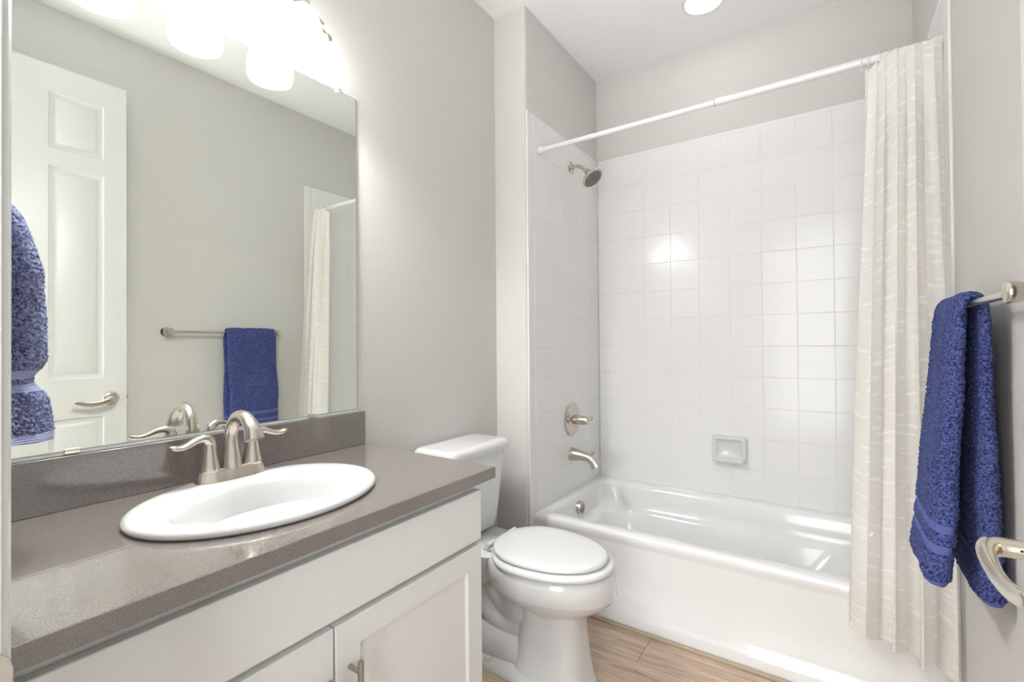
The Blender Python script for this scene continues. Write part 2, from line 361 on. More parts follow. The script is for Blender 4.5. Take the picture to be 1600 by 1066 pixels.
bm = BM(); lathe(bm, (XP + .007, 2.36, 2.178), (1, 0, 0), [(0, .033), (.003, .034), (.007, .029), (.009, .018), (.012, .014)], 36); obj('flange', bm, M['nickel'], t)
bm = BM(); tube(bm, [(XP + .01, 2.36, 2.178), (XP + .04, 2.36, 2.179), (XP + .060, 2.36, 2.174), (XP + .082, 2.36, 2.160), (XP + .104, 2.36, 2.140)], .0105, 18); obj('arm', bm, M['nickel'], t)
ax = Vector((.62, -.10, -.78)).normalized(); b0 = Vector((XP + .100, 2.36, 2.145))
bm = BM(); lathe(bm, b0, ax, [(0, .014), (.012, .016), (.018, .0155), (.022, .021), (.03, .026), (.042, .031), (.052, .043), (.060, .057), (.066, .060), (.071, .059), (.073, .054)], 48); hd = obj('head', bm, M['nickel'], t, angle=30)
bm = BM(); lathe(bm, b0 + ax * .0725, ax, [(0, .052), (.0015, .051), (.002, .0)], 40); fp = obj('spray_face', bm, mat('grey_spray_face', (.16, .145, .13), .45, metal=.5), hd)
bm = BM(); s_, u_ = frame(ax)
for rr_, k in ((.012, 6), (.024, 12), (.036, 18), (.046, 22)):
    for q in range(k):
        a = 2 * pi * q / k; lathe(bm, b0 + ax * .074 + (s_ * cos(a) + u_ * sin(a)) * rr_, ax, [(0, .0027), (.003, .0018)], 6)
nz = obj('nozzles', bm, mat('nozzle_rubber', (.5, .47, .42), .5, metal=.6), hd)

# soap dish
t = thing('soap_dish', 'white ceramic soap dish mounted on the back wall tile', 'soap dish', (.923, YB, .60))
bm = BM(); sx0, sx1, sz0, sz1 = .838, 1.008, .570, .706
def rz(x0, x1, z0, z1, r_, y): return [(p[0], y, p[1]) for p in rrect((x0 + x1) / 2, (z0 + z1) / 2, (x1 - x0) / 2, (z1 - z0) / 2, r_, 0, 6)]
loft(bm, [rz(sx0, sx1, sz0, sz1, .016, YB - .0), rz(sx0, sx1, sz0, sz1, .018, YB - .012), rz(sx0 + .003, sx1 - .003, sz0 + .003, sz1 - .003, .018, YB - .020), rz(sx0 + .010, sx1 - .010, sz0 + .008, sz1 - .010, .018, YB - .024),
          rz(sx0 + .020, sx1 - .020, sz0 + .024, sz1 - .018, .014, YB - .022), rz(sx0 + .026, sx1 - .026, sz0 + .030, sz1 - .024, .014, YB - .012), rz(sx0 + .034, sx1 - .034, sz0 + .036, sz1 - .03, .012, YB - .006)])
obj('dish', bm, M['porcelain'], t, angle=60)
bm = BM()
loft(bm, [ [(x, y, z) for x, y, z in rrect(.923, YB - .026, hx_, hy_, .018, z_, 6)] for z_, hx_, hy_ in [(sz0 + .001, .070, .020), (sz0 + .006, .078, .030), (sz0 + .018, .080, .034), (sz0 + .026, .078, .032), (sz0 + .027, .070, .024), (sz0 + .020, .062, .018)]])
obj('tray', bm, M['porcelain'], t, angle=60)

# ------------------------------------------------------------------ curtain rod, rings, curtain
RY, RZ = 2.016, 2.160
t = thing('shower_curtain_rod', 'white telescoping shower rod spanning the tub alcove', 'shower rod', (.93, RY, RZ))
bm = BM(); tube(bm, [(XP + .018, RY, RZ), (1.02, RY, RZ)], .0118, 24); obj('inner_tube', bm, M['plastic'], t)
bm = BM(); tube(bm, [(1.005, RY, RZ), (W - .018, RY, RZ)], .0142, 24); obj('outer_tube', bm, M['plastic'], t)
for x0, d in ((XP + .009, 1), (W - .0045, -1)):
    bm = BM(); lathe(bm, (x0, RY, RZ), (d, 0, 0), [(0, .019), (.004, .0195), (.020, .0175), (.030, .0155), (.031, .013)], 28); obj('end_cap', bm, M['plastic'], t)
bm = BM(); tube(bm, [(1.003, RY, RZ), (1.006, RY, RZ)], .0145, 24); obj('collar', bm, M['steel'], t)
rx_ = [1.478, 1.497, 1.528, 1.552, 1.575, 1.598, 1.628, 1.652]
for k, x in enumerate(rx_):
    bm = BM(); n = 26; pts = [(x + .004 * sin(2 * pi * q / n), RY + .0185 * sin(2 * pi * q / n), RZ - .012 + .029 * cos(2 * pi * q / n)) for q in range(n + 1)]
    tube(bm, pts, .0017, 8, smooth=False, cap=False)
    tag(obj('curtain_ring', bm, M['bulb_clip']), ['clear plastic curtain ring at the free edge of the sheer curtain', 'clear plastic curtain ring second from the curtain free edge', 'clear plastic curtain ring third from the curtain free edge', 'clear plastic curtain ring fourth from the curtain free edge', 'clear plastic curtain ring fourth from the right wall', 'clear plastic curtain ring third from the right wall', 'clear plastic curtain ring second from the right wall', 'clear plastic curtain ring closest to the right wall'][k], 'curtain ring', 'clear rings on the shower rod')
bm = BM(); uvl = bm.loops.layers.uv.new('UVMap')
NI, NJ = 300, 90; zb = .20; grid = []
def curt(i, j):
    t_ = i / NI; h = j / NJ      # h 0 = top
    cov = max(0, min(1, (t_ - .16) / .12)); cov = cov * cov * (3 - 2 * cov)
    ztop = 2.138 + .028 * cov - (.022 - .008 * cov) * abs(sin(pi * t_ * 7.5)) ** 1.2 * (1 if t_ < .55 else .45) - (.016 if t_ < .03 else 0)
    hang = min(1, h * 1.2)
    zbot = zb + .020 + .060 * (1 - t_) + .012 * sin(2 * pi * t_ * 5 + 1)
    z = ztop + (zbot - ztop) * h
    xl = 1.484 - .078 * h ** 1.1; xr = 1.676
    warp = t_ + .018 * sin(2 * pi * (1.5 * t_ + .3 * h))
    fold = 2 * pi * 4.0 * warp + .5 * sin(3 * h + 2 * t_)
    amp = .024 + .014 * h - .010 * sin(pi * 3 * t_) ** 2
    amp *= .2 + .8 * min(1, h * 7)
    x = xl + (xr - xl) * t_ + .012 * sin(2 * fold) * (.4 + .6 * h)
    yc = RY - .024 - .104 * min(1, h / .86) ** .9
    y = yc + amp * sin(fold) + .006 * min(1, h * 7) * sin(2.3 * fold + 4 * h)
    if z < .45: y = min(y, YA - .008)
    x = min(x, W - .010)
    return (x, y, z)
vs = [[bm.verts.new(curt(i, j)) for j in range(NJ + 1)] for i in range(NI + 1)]
for i in range(NI):
    for j in range(NJ):
        f = bm.faces.new((vs[i][j], vs[i + 1][j], vs[i + 1][j + 1], vs[i][j + 1]))
        for lp, (a, b) in zip(f.loops, [(i, j), (i + 1, j), (i + 1, j + 1), (i, j + 1)]): lp[uvl].uv = (a / NI * .85, b / NJ * 2.0)
tag(obj('shower_curtain', bm, M['curtain'], angle=180), 'sheer off-white shower curtain with woven wavy lines, bunched at right', 'shower curtain')

# ------------------------------------------------------------------ vanity
SCX, SCY = .300, .585
top = BM(); n = 128
hole = [(SCX + .185 * cos(2 * pi * q / n), SCY + .232 * sin(2 * pi * q / n)) for q in range(n)]
def rect_pt(a, x0, x1, y0, y1):
    c_, s_ = cos(a), sin(a); tx = ((x1 if c_ > 0 else x0) - SCX) / c_ if abs(c_) > 1e-6 else 1e9; ty = ((y1 if s_ > 0 else y0) - SCY) / s_ if abs(s_) > 1e-6 else 1e9
    k = min(tx, ty); return (SCX + c_ * k, SCY + s_ * k)
x0_, x1_, y0_, y1_ = .001, CXF, YD + .001, CYE
angs = [2 * pi * q / n for q in range(n)]
cor = [math.atan2(yy - SCY, xx - SCX) % (2 * pi) for xx, yy in [(x0_, y0_), (x0_, y1_), (x1_, y0_), (x1_, y1_)]]
for cc in cor:
    k = min(range(n), key=lambda q: abs(angs[q] - cc)); angs[k] = cc
outer = [rect_pt(a, x0_, x1_, y0_, y1_) for a in angs]
e = .0015
def inset(p): return (min(max(p[0], x0_ + e), x1_ - e), min(max(p[1], y0_ + e), y1_ - e))
rings = [[(x, y, CB) for x, y in hole], [(x, y, CB) for x, y in outer], [(x, y, CT - e) for x, y in outer], [(*inset(p), CT) for p in outer], [(x, y, CT) for x, y in hole], [(x, y, CB) for x, y in hole]]
loft(top, rings, cap0=False, cap1=False); bmesh.ops.remove_doubles(top, verts=top.verts, dist=1e-6)
tag(obj('countertop', top, M['quartz'], angle=30), 'grey-brown speckled quartz vanity countertop around the oval sink', 'countertop')
bm = bx(.001, .020, YD + .001, 1.091, CT + .0003, .974)
tag(obj('backsplash', bm, M['quartz'], bev=.0012), 'low grey-brown quartz backsplash strip under the mirror', 'backsplash')

van = thing('vanity_cabinet', 'white shaker bathroom vanity cabinet under the quartz counter', 'cabinet', (.28, .57, 0))
FX = .545
VY0, VY1 = YD + .002, 1.045
bm = BM(); box(bm, .002, FX - .018, VY1 - .016, VY1 - .001, .0, CB - .001); box(bm, .002, FX - .018, VY0, VY0 + .016, .0, CB - .001)
box(bm, .002, FX - .018, VY0 + .016, VY1 - .016, .09, .108); box(bm, .002, .010, VY0 + .016, VY1 - .016, .11, CB - .02); box(bm, .47, .486, VY0 + .016, VY1 - .016, 0, .09)
obj('carcass', bm, M['cabinet'], van)
bm = BM(); box(bm, FX - .018, FX, VY0, VY1, CB - .04, CB - .001); box(bm, FX - .018, FX, VY0, VY1, .09, .13); box(bm, FX - .018, FX, VY0, VY1, .63, .68)
box(bm, FX - .018, FX, VY0, VY0 + .04, .13, .63); box(bm, FX - .018, FX, VY0, VY0 + .04, .68, CB - .04); box(bm, FX - .018, FX, VY1 - .04, VY1, .13, .63); box(bm, FX - .018, FX, VY1 - .04, VY1, .68, CB - .04); box(bm, FX - .018, FX, .555, .60, .13, .63)
obj('face_frame', bm, M['cabinet'], van)
obj('drawer_front', bx(FX + .0005, FX + .020, VY0 + .022, 1.049, .664, .801), M['cabinet'], van, bev=.0022)
def door(y0, y1, z0, z1, py):
    xo = FX + .0005; xf = FX + .020; xr = FX + .011; s = .058
    bm = BM()
    def R4(x, i, ch=0): return [(x, y0 + i, z0 + i), (x, y1 - i, z0 + i), (x, y1 - i, z1 - i), (x, y0 + i, z1 - i)]
    loft(bm, [R4(xo, 0), R4(xf - .002, 0), R4(xf, .002), R4(xf, s), R4(xf - .002, s + .001), R4(xr + .001, s + .003), R4(xr, s + .004)])
    d = obj('door', bm, M['cabinet'], van, angle=25)
    bm = BM(); zt = z1 - .072; xb = xf + .034
    tube(bm, [(xb, py, zt), (xb, py, zt - .135)], .006, 20)
    for zz in (zt - .022, zt - .115): tube(bm, [(xf - .001, py, zz), (xb, py, zz)], .0048, 16)
    p = obj('bar_pull', bm, M['steel'], d, angle=40, bev=.0006); p['label'] = 'brushed steel bar pull'
door(VY0 + .022, .5765, .11, .650, .5765 - .030)
door(.5805, 1.049, .11, .650, .5805 + .033)

# sink
t = thing('oval_sink', 'white oval drop-in sink set in the quartz countertop', 'sink', (SCX, SCY, CT))
bm = BM(); BX = .036
def el(ax_, ay_, z, ox=0, pw=2.0): return egg(SCX + ox, ax_, ax_, ay_, SCY, z, 96, pw)
secs = [(.180, .226, CT - .05, 0), (.182, .228, CT - .002, 0), (.205, .255, CT + .0004, 0), (.2115, .2605, CT + .003, 0), (.2135, .2630, CT + .008, 0), (.212, .2615, CT + .013, 0), (.206, .255, CT + .0175, 0), (.197, .246, CT + .019, 0),
        (.170, .219, CT + .018, .010), (.148, .203, CT + .017, .028), (.139, .194, CT + .013, .034), (.134, .189, CT + .004, .036), (.128, .182, CT - .02, .036), (.118, .168, CT - .06, .036), (.098, .140, CT - .095, .034), (.065, .09, CT - .115, .03), (.03, .035, CT - .121, .03), (.021, .021, CT - .122, .03)]
loft(bm, [el(a, b, z, ox) for a, b, z, ox in secs]); obj('basin', bm, M['porcelain'], t, angle=60)
bm = BM(); lathe(bm, (SCX + .03, SCY, CT - .1215), (0, 0, 1), [(0, .021), (.002, .021), (.003, .018), (.002, .014), (.006, .012), (.007, 0)], 28); obj('drain', bm, M['nickel'], t)
bm = BM(); tube(bm, [(SCX - .093, SCY, CT - .028), (SCX - .096, SCY, CT - .0282)], .0065, 14); obj('overflow_hole', bm, M['dark'], t)

# faucet
FXX, FZ, FCY = .118, CT + .019, .596
t = thing('centerset_faucet', 'brushed nickel two-handle arched faucet on the sink rim', 'faucet', (FXX, FCY, FZ))
def stad(hx_, hy_, z, wav=0):
    o = []
    for q in range(96):
        a = 2 * pi * q / 96; c_, s_ = cos(a), sin(a)
        y = math.copysign(abs(s_) ** .62, s_) * hy_; x = math.copysign(abs(c_) ** .8, c_) * hx_
        k = 1 - wav * (.5 - .5 * cos(2 * pi * (abs(y) - .051) / .051)) if abs(y) < .075 else 1
        o.append((FXX + x * k, FCY + y, z))
    return o
bm = BM(); loft(bm, [stad(.033, .084, FZ - .0008), stad(.0325, .0835, FZ + .003, .05), stad(.029, .080, FZ + .012, .12), stad(.0255, .0765, FZ + .022, .18), stad(.0245, .0755, FZ + .026, .2), stad(.022, .073, FZ + .028, .2)])
obj('base', bm, M['nickel'], t, angle=40)
bm = BM(); z0 = FZ + .022
tube(bm, [(FXX, FCY, z0), (FXX - .001, FCY, z0 + .03), (FXX - .002, FCY, z0 + .075), (FXX + .006, FCY, z0 + .107), (FXX + .030, FCY, z0 + .130), (FXX + .062, FCY, z0 + .134), (FXX + .088, FCY, z0 + .121), (FXX + .104, FCY, z0 + .103), (FXX + .113, FCY, z0 + .082)],
     [(.0255, .0255), (.022, .022), (.0165, .0165), (.0145, .0145), (.0138, .0138), (.0145, .0145), (.0165, .0165), (.0195, .0195), (.0215, .0225)], 32)
obj('spout', bm, M['nickel'], t, angle=50)
for sgn in (-1, 1):
    hy_ = FCY + sgn * .0515
    bm = BM(); lathe(bm, (FXX, hy_, z0 + .002), (0, 0, 1), [(0, .024), (.002, .0245), (.008, .0235), (.030, .0185), (.052, .0155), (.066, .0142), (.076, .0120), (.082, .007), (.084, 0)], 36); hb = obj('handle_hub', bm, M['nickel'], t, angle=50)
    bm = BM(); tube(bm, [(FXX, hy_ - sgn * .004, z0 + .058), (FXX + .001, hy_ + sgn * .000, z0 + .073), (FXX + .003, hy_ + sgn * .012, z0 + .083), (FXX + .006, hy_ + sgn * .030, z0 + .082), (FXX + .009, hy_ + sgn * .050, z0 + .074), (FXX + .011, hy_ + sgn * .066, z0 + .071), (FXX + .012, hy_ + sgn * .082, z0 + .074), (FXX + .012, hy_ + sgn * .088, z0 + .077)],
         [(.013, .013), (.0135, .0135), (.012, .0115), (.0105, .0085), (.010, .007), (.011, .0065), (.010, .006), (.004, .003)], 24)
    obj('lever', bm, M['nickel'], hb, angle=60)
bm = BM(); lathe(bm, (FXX - .022, FCY, z0 + .002), (0, 0, 1), [(0, .0028), (.05, .0028), (.052, .005), (.058, .006), (.064, .004), (.065, 0)], 14); obj('lift_rod', bm, M['nickel'], t)

# ------------------------------------------------------------------ mirror
t = thing('wall_mirror', 'large frameless wall mirror above the vanity backsplash', 'mirror', (.003, .58, .98))
MY0, MY1, MZ0, MZ1 = .105, 1.069, .981, 2.0696
bm = bx(.0005, .0055, MY0, MY1, MZ0, MZ1); obj('glass_sheet', bm, M['glass_edge'], t)
bm = bx(.0055, .0060, MY0 + .003, MY1 - .003, MZ0 + .003, MZ1 - .003); obj('reflective_face', bm, M['mirror'], t)
for y in (.317, .894):
    bm = BM(); box(bm, .0, .010, y - .012, y + .012, MZ0 - .005, MZ0 - .001); box(bm, .0072, .0095, y - .012, y + .012, MZ0 - .005, MZ0 + .006); c = obj('clip', bm, M['satin'], t, bev=.0006); c['label'] = 'small nickel mirror clip'
for y in (.40, .992):
    bm = BM(); lathe(bm, (.0005, y, MZ1 + .008), (1, 0, 0), [(0, .009), (.010, .009), (.013, .006), (.014, 0)], 18); lathe(bm, (.0065, y, MZ1 - .003), (1, 0, 0), [(0, .008), (.004, .007), (.005, 0)], 18); c = obj('clip', bm, M['bulb_clip'], t); c['label'] = 'clear plastic mirror clip'
bm = bx(.0005, .0075, MY0, MY1, .9748, MZ0 - .0008); struct('trim_14', bm, M['trim'])

# ------------------------------------------------------------------ vanity light
t = thing('vanity_light', 'nickel bathroom light bar with frosted bell shades above the mirror', 'wall lamp', (.0, .600, 2.28))
bm = BM(); loft(bm, [[(x, .600 + a, 2.262 + b) for a, b in [(.085 * cos(2 * pi * q / 48), .055 * sin(2 * pi * q / 48)) for q in range(48)]] for x in (.001, .016)]); obj('backplate', bm, M['nickel'], t, bev=.004)
bm = BM(); tube(bm, [(.012, .600, 2.262), (.06, .600, 2.262)], .010, 16); obj('stem', bm, M['nickel'], t)
bm = BM(); pts = []; rad = []
for q in range(25):
    y = .30 + .60 * q / 24; pts.append((.062, y, 2.246 - .014 * cos(2 * pi * (y - .600) / .212) - .04 * max(0, abs(y - .600) - .25) / .05)); rad.append(.0085 + .003 * sin(pi * q / 24))
tube(bm, pts, rad, 16, k=3); obj('bar', bm, M['nickel'], t)
for y, s in ((.30, -1), (.90, 1)):
    bm = BM(); tube(bm, [(.062, y - s * .004, 2.195 + .006), (.062, y + s * .008, 2.196), (.062, y + s * .016, 2.192), (.062, y + s * .026, 2.186), (.062, y + s * .031, 2.183)], [.007, .006, .0095, .0085, .003], 16); obj('finial', bm, M['nickel'], t)
for y in (.388, .600, .812):
    bm = BM(); tube(bm, [(.062, y, 2.235), (.078, y, 2.243), (.093, y, 2.240), (.096, y, 2.222)], .006, 14); ar = obj('arm', bm, M['nickel'], t)
    bm = BM(); lathe(bm, (.096, y, 2.232), (0, 0, -1), [(0, .012), (.004, .018), (.022, .021), (.026, .020)], 28); obj('socket_cup', bm, M['nickel'], ar)
    bm = BM(); lathe(bm, (.096, y, 2.212), (0, 0, -1), [(0, .022), (.008, .032), (.022, .041), (.055, .051), (.095, .062), (.125, .067), (.150, .066), (.162, .062), (.158, .060), (.120, .064), (.06, .050), (.02, .036)], 44, cap0=True, cap1=False); s_o = obj('lamp_shade', bm, M['shade'], t, angle=60); s_o['label'] = 'glowing frosted white glass bell shade'

for y in (.388, .600, .812):    # the bulbs' light leaving through the open bottom of each shade
    sl = bpy.data.lights.new('bulb_light', 'SPOT'); sl.energy = BULB_W; sl.spot_size = R(165); sl.spot_blend = .6; sl.shadow_soft_size = .025; sl.color = (1, .99, .975)
    so = bpy.data.objects.new('bulb_light', sl); COL.objects.link(so); so.location = (.096, y, 2.085)
# ------------------------------------------------------------------ recessed ceiling light
t = thing('recessed_ceiling_light', 'round white recessed light glowing in the ceiling over the tub', 'ceiling light', (.89, 2.372, CE))
bm = BM(); lathe(bm, (.89, 2.372, CE - .0005), (0, 0, -1), [(0, .095), (.004, .095), (.007, .088), (.004, .078), (.001, .074)], 56); obj('trim_ring', bm, M['plastic'], t)
bm = BM(); lathe(bm, (.89, 2.372, CE - .0042), (0, 0, -1), [(0, .074), (.002, .072), (.003, 0)], 48); obj('lens', bm, M['can'], t)

# ------------------------------------------------------------------ toilet
TY = 1.515
t = thing('toilet', 'white two-piece elongated toilet between the vanity and the bathtub', 'toilet', (.38, TY, 0))
bm = BM()
def E_(z, xc, af, ab, hw, ex=2.0): return egg(xc, af, ab, hw, TY, z, 72, ex)
# bowl with rim band
loft(bm, [E_(.245, .53, .12, .10, .082), E_(.272, .52, .165, .14, .108), E_(.298, .505, .218, .18, .140), E_(.322, .495, .256, .205, .165), E_(.338, .49, .271, .215, .1785), E_(.345, .49, .276, .218, .183),
          E_(.395, .485, .275, .215, .182), E_(.412, .485, .272, .213, .179), E_(.419, .485, .262, .207, .172)], cap0=False)
# front pedestal column flaring into the foot
loft(bm, [E_(.0, .54, .138, .158, .108, 3.2), E_(.012, .54, .136, .156, .106, 3.2), E_(.03, .54, .128, .151, .101, 3.2), E_(.10, .54, .116, .140, .092, 3.2), (E_(.18, .54, .108, .134, .086, 3.2)), E_(.25, .54, .110, .130, .086, 2.8), E_(.29, .54, .142, .14, .105, 2.4), E_(.32, .51, .2, .18, .13)])
# rear deck under the tank
loft(bm, [rrect(.175, TY, .115, .095, .04, .30), rrect(.18, TY, .135, .115, .045, .36), rrect(.185, TY, .150, .125, .04, .405), rrect(.185, TY, .152, .127, .035, .419), rrect(.185, TY, .146, .121, .03, .425)])
# trapway ribs behind the column
tube(bm, [(.50, TY, .25), (.42, TY, .215), (.33, TY, .24), (.27, TY, .31), (.22, TY, .33)], [.075, .072, .068, .066, .07], 24)
tube(bm, [(.46, TY, .19), (.38, TY, .15), (.30, TY, .15), (.22, TY, .22), (.18, TY, .32)], [.060, .060, .060, .060, .07], 24)
tube(bm, [(.30, TY, .16), (.34, TY, .10), (.38, TY, .03)], [.05, .05, .06], 20)
# foot plate
loft(bm, [rrect(.345, TY, .205, .116, .05, 0), rrect(.345, TY, .205, .116, .05, .012), rrect(.345, TY, .20, .110, .05, .022), rrect(.345, TY, .19, .098, .05, .028)])
tube(bm, [(.20, TY, .02), (.27, TY, .06), (.36, TY, .07), (.45, TY, .06)], [.08, .085, .08, .07], 24)
bowl = obj('bowl', bm, M['porcelain'], t, angle=50)
for s in (-1, 1):
    bm = BM(); lathe(bm, (.305, TY + s * .096, .022), (0, 0, 1), [(0, .014), (.010, .0135), (.017, .010), (.020, .004), (.0205, 0)], 22); obj('bolt_cap', bm, M['porcelain'], t)
bm = BM()
def tkr(x0, x1, hw, r_, z): return rrect((x0 + x1) / 2, TY - .008, (x1 - x0) / 2, hw, r_, z, 8)
loft(bm, [tkr(.035, .175, .13, .05, .427), tkr(.03, .188, .152, .045, .445), tkr(.026, .194, .158, .04, .50), tkr(.022, .204, .172, .035, .66), tkr(.02, .210, .178, .032, .755)]); obj('tank', bm, M['porcelain'], t, angle=50)
bm = BM(); loft(bm, [tkr(.016, .212, .180, .03, .7555), tkr(.012, .222, .190, .028, .760), tkr(.011, .225, .193, .028, .775), tkr(.013, .223, .191, .028, .790), tkr(.020, .212, .181, .03, .799), tkr(.035, .195, .165, .03, .8015)]); obj('tank_lid', bm, M['porcelain'], t, angle=50)
def ringm(bm, z0, z1, xc, af, ab, hw, inn=None):
    ro = .009
    rr = [E_(z0, xc, af - ro * .5, ab, hw - ro * .5, 2.1), E_(z0 + ro * .4, xc, af, ab, hw, 2.1), E_(z1 - ro, xc, af, ab, hw, 2.1), E_(z1 - ro * .3, xc, af - ro * .35, ab, hw - ro * .35, 2.1), E_(z1, xc, af - ro * 1.4, ab - .006, hw - ro * 1.4, 2.1)]
    loft(bm, rr)
bm = BM(); ringm(bm, .4235, .4435, .475, .280, .168, .188); obj('seat', bm, M['plastic'], t, angle=60)
bm = BM(); loft(bm, [E_(.4475, .475, .252, .170, .164, 2.1), E_(.450, .475, .2575, .172, .169, 2.1), E_(.458, .475, .258, .172, .1695, 2.1), E_(.463, .475, .254, .169, .166, 2.1), E_(.466, .475, .245, .162, .158, 2.1), E_(.468, .472, .20, .13, .125, 2.1), E_(.469, .47, .1, .08, .07)]); obj('seat_lid', bm, M['plastic'], t, angle=60)
for s in (-1, 1):
    bm = BM(); box(bm, .275, .325, TY + s * .072 - .016, TY + s * .072 + .016, .4262, .440); tube(bm, [(.300, TY + s * .072 - .024, .449), (.300, TY + s * .072 + .024, .449)], .0095, 16); obj('hinge', bm, M['plastic'], t, bev=.002)
for q in (1,):
    bm = BM(); box(bm, .60, .62, TY - .166, TY - .158, .4195, .424); obj('bumper', bm, M['bulb_clip'], t)
bm = BM(); lathe(bm, (.212, TY - .13, .70), (1, 0, 0), [(0, .012), (.006, .012), (.012, .006)], 16); tube(bm, [(.222, TY - .13, .70), (.226, TY - .11, .699), (.226, TY - .07, .694)], [.006, .0055, .006], 12); obj('flush_lever', bm, M['nickel'], t)

# ------------------------------------------------------------------ door
LX0, LX1, LY0, LY1, LZ0, LZ1 = 1.594, 1.629, YD + .012, .892, .012, 2.510
bm = BM()
def panel_face(bm, xf, sgn):
    """one face of the six-panel door built as a grid with sunk raised panels"""
    cols = [(LY0, .21), (.21, .40), (.595, .795)]
    ys = [LY0, .205, .405, .602, .802, LY1]; zs = [LZ0, .26, .868, 1.055, 2.045, 2.125, 2.385, LZ1]
    for a in range(5):
        for b in range(7):
            y0, y1, z0, z1 = ys[a], ys[a + 1], zs[b], zs[b + 1]
            q = lambda i, dx: [(xf + sgn * dx, y0 + i, z0 + i), (xf + sgn * dx, y1 - i, z0 + i), (xf + sgn * dx, y1 - i, z1 - i), (xf + sgn * dx, y0 + i, z1 - i)]
            if a in (1, 3) and b in (1, 3, 5): loft(bm, [q(0, 0), q(.004, .0055), (q(.010, .007)), q(.022, .007), q(.034, .002), q(.036, .0015)], cap0=False)
            else: bm.faces.new([bm.verts.new(p) for p in q(0, 0)])
    return ys, zs
panel_face(bm, LX0, 1); panel_face(bm, LX1, -1)
for quad in ([(LX0, LY1, LZ0), (LX1, LY1, LZ0), (LX1, LY1, LZ1), (LX0, LY1, LZ1)], [(LX0, LY0, LZ0), (LX1, LY0, LZ0), (LX1, LY0, LZ1), (LX0, LY0, LZ1)], [(LX0, LY0, LZ1), (LX1, LY0, LZ1), (LX1, LY1, LZ1), (LX0, LY1, LZ1)], [(LX0, LY0, LZ0), (LX1, LY0, LZ0), (LX1, LY1, LZ0), (LX0, LY1, LZ0)]):
    bm.faces.new([bm.verts.new(p) for p in quad])
dr = struct('door_1', bm, M['trim'], angle=20)
DY, DZ = .828, .952
bm = BM(); lathe(bm, (LX0 - .0004, DY, DZ), (-1, 0, 0), [(0, .034), (.003, .0335), (.007, .030), (.010, .022), (.011, .014)], 44); ro = obj('rose', bm, M['satin'], dr, angle=40)
bm = BM(); tube(bm, [(LX0 - .010, DY, DZ), (LX0 - .028, DY, DZ), (LX0 - .043, DY - .001, DZ), (LX0 - .053, DY - .010, DZ - .001), (LX0 - .057, DY - .026, DZ - .006), (LX0 - .056, DY - .054, DZ - .015), (LX0 - .053, DY - .086, DZ - .018), (LX0 - .051, DY - .118, DZ - .013), (LX0 - .051, DY - .143, DZ - .005), (LX0 - .051, DY - .149, DZ - .003)],
     [.0115, .0115, .012, (.0110, .0130), (.0092, .0138), (.0078, .0135), (.007, .0130), (.006, .0110), (.004, .008), (.001, .002)], 28, ref=Vector((0, 0, 1)))
lv = obj('lever', bm, M['satin'], dr, angle=60)
bm = BM(); tube(bm, [(LX0 - .024, DY - .0106, DZ + .002), (LX0 - .024, DY - .0116, DZ + .002)], .0016, 10); obj('set_screw', bm, M['dark'], lv)
bm = BM(); box(bm, LX0 + .006, LX1 - .006, LY1 - .001, LY1 + .0015, DZ - .028, DZ + .028); lathe(bm, (LX0 + .0175, LY1, DZ), (0, 1, 0), [(0, .008), (.008, .0075), (.010, .005)], 14); obj('latch', bm, M['satin'], dr, bev=.0006)
for z in (.25, 1.25, 2.3):
    bm = BM(); tube(bm, [(LX0 - .004, LY0 - .004, z - .045), (LX0 - .004, LY0 - .004, z + .045)], .0055, 12); obj('hinge', bm, M['satin'], dr)

# ------------------------------------------------------------------ towel bar and its towel
BXX, BZ, BY0, BY1 = 1.632, 1.286, 1.098, 1.705
t = thing('towel_bar', 'satin nickel towel bar on the right wall holding a blue towel', 'towel bar', (W, 1.40, BZ))
bm = BM(); tube(bm, [(BXX, BY0, BZ), (BXX, BY1, BZ)], .0075, 20); obj('rod', bm, M['satin'], t)
for y in (BY0, BY1):
    bm = BM(); lathe(bm, (W + .0035, y, BZ), (-1, 0, 0), [(0, .027), (.004, .0272), (.008, .024), (.016, .0165), (.030, .0135), (.046, .0145), (.060, .0175), (.070, .0185), (.073, .0165), (.0745, .008), (.075, 0)], 36); obj('post', bm, M['satin'], t, angle=40)

def fbm(v, s): return noise.noise(Vector(v) * s)
def towel_mesh(path, secf, n, bandf):
    """path: list of (centre, side, out, s); secf(s,q) -> (a,b) offsets"""
    bm = BM(); uvl = bm.loops.layers.uv.new('UVMap'); rings = []
    for c, sd, ot, s in path:
        rings.append([c + sd * a + ot * b for a, b in (secf(s, q / n) for q in range(n))])
    vr = loft(bm, rings)
    return bm
# bar towel: profile runs up the room side, over the bar, down the wall side
prof = []
zb1, zb2 = .668, .650
K = 300
for k in range(K + 1):
    u = k / K; z = zb1 + (1.262 - zb1) * u; x = 1.5700 + (1.6135 - 1.570) * u ** .85; prof.append((x, z, 'r', z - zb1))
for k in range(1, 14):
    a = pi - pi * k / 14; prof.append((BXX + .0002 + .0185 * cos(a), 1.270 + .0335 * sin(a), 'o', .6))
for k in range(K + 1):
    u = 1 - k / K; z = zb2 + (1.262 - zb2) * u; x = 1.6555 + (1.6505 - 1.6555) * u; prof.append((x, z, 'w', z - zb2))
path = []
for k, (x, z, side, s) in enumerate(prof):
    p0 = prof[max(k - 1, 0)]; p1 = prof[min(k + 1, len(prof) - 1)]
    tg = Vector((p1[0] - p0[0], 0, p1[1] - p0[1])).normalized(); out = Vector((-tg.z, 0, tg.x))
    path.append((Vector((x, 1.530, z)), Vector((0, 1, 0)), out, (side, s, k)))
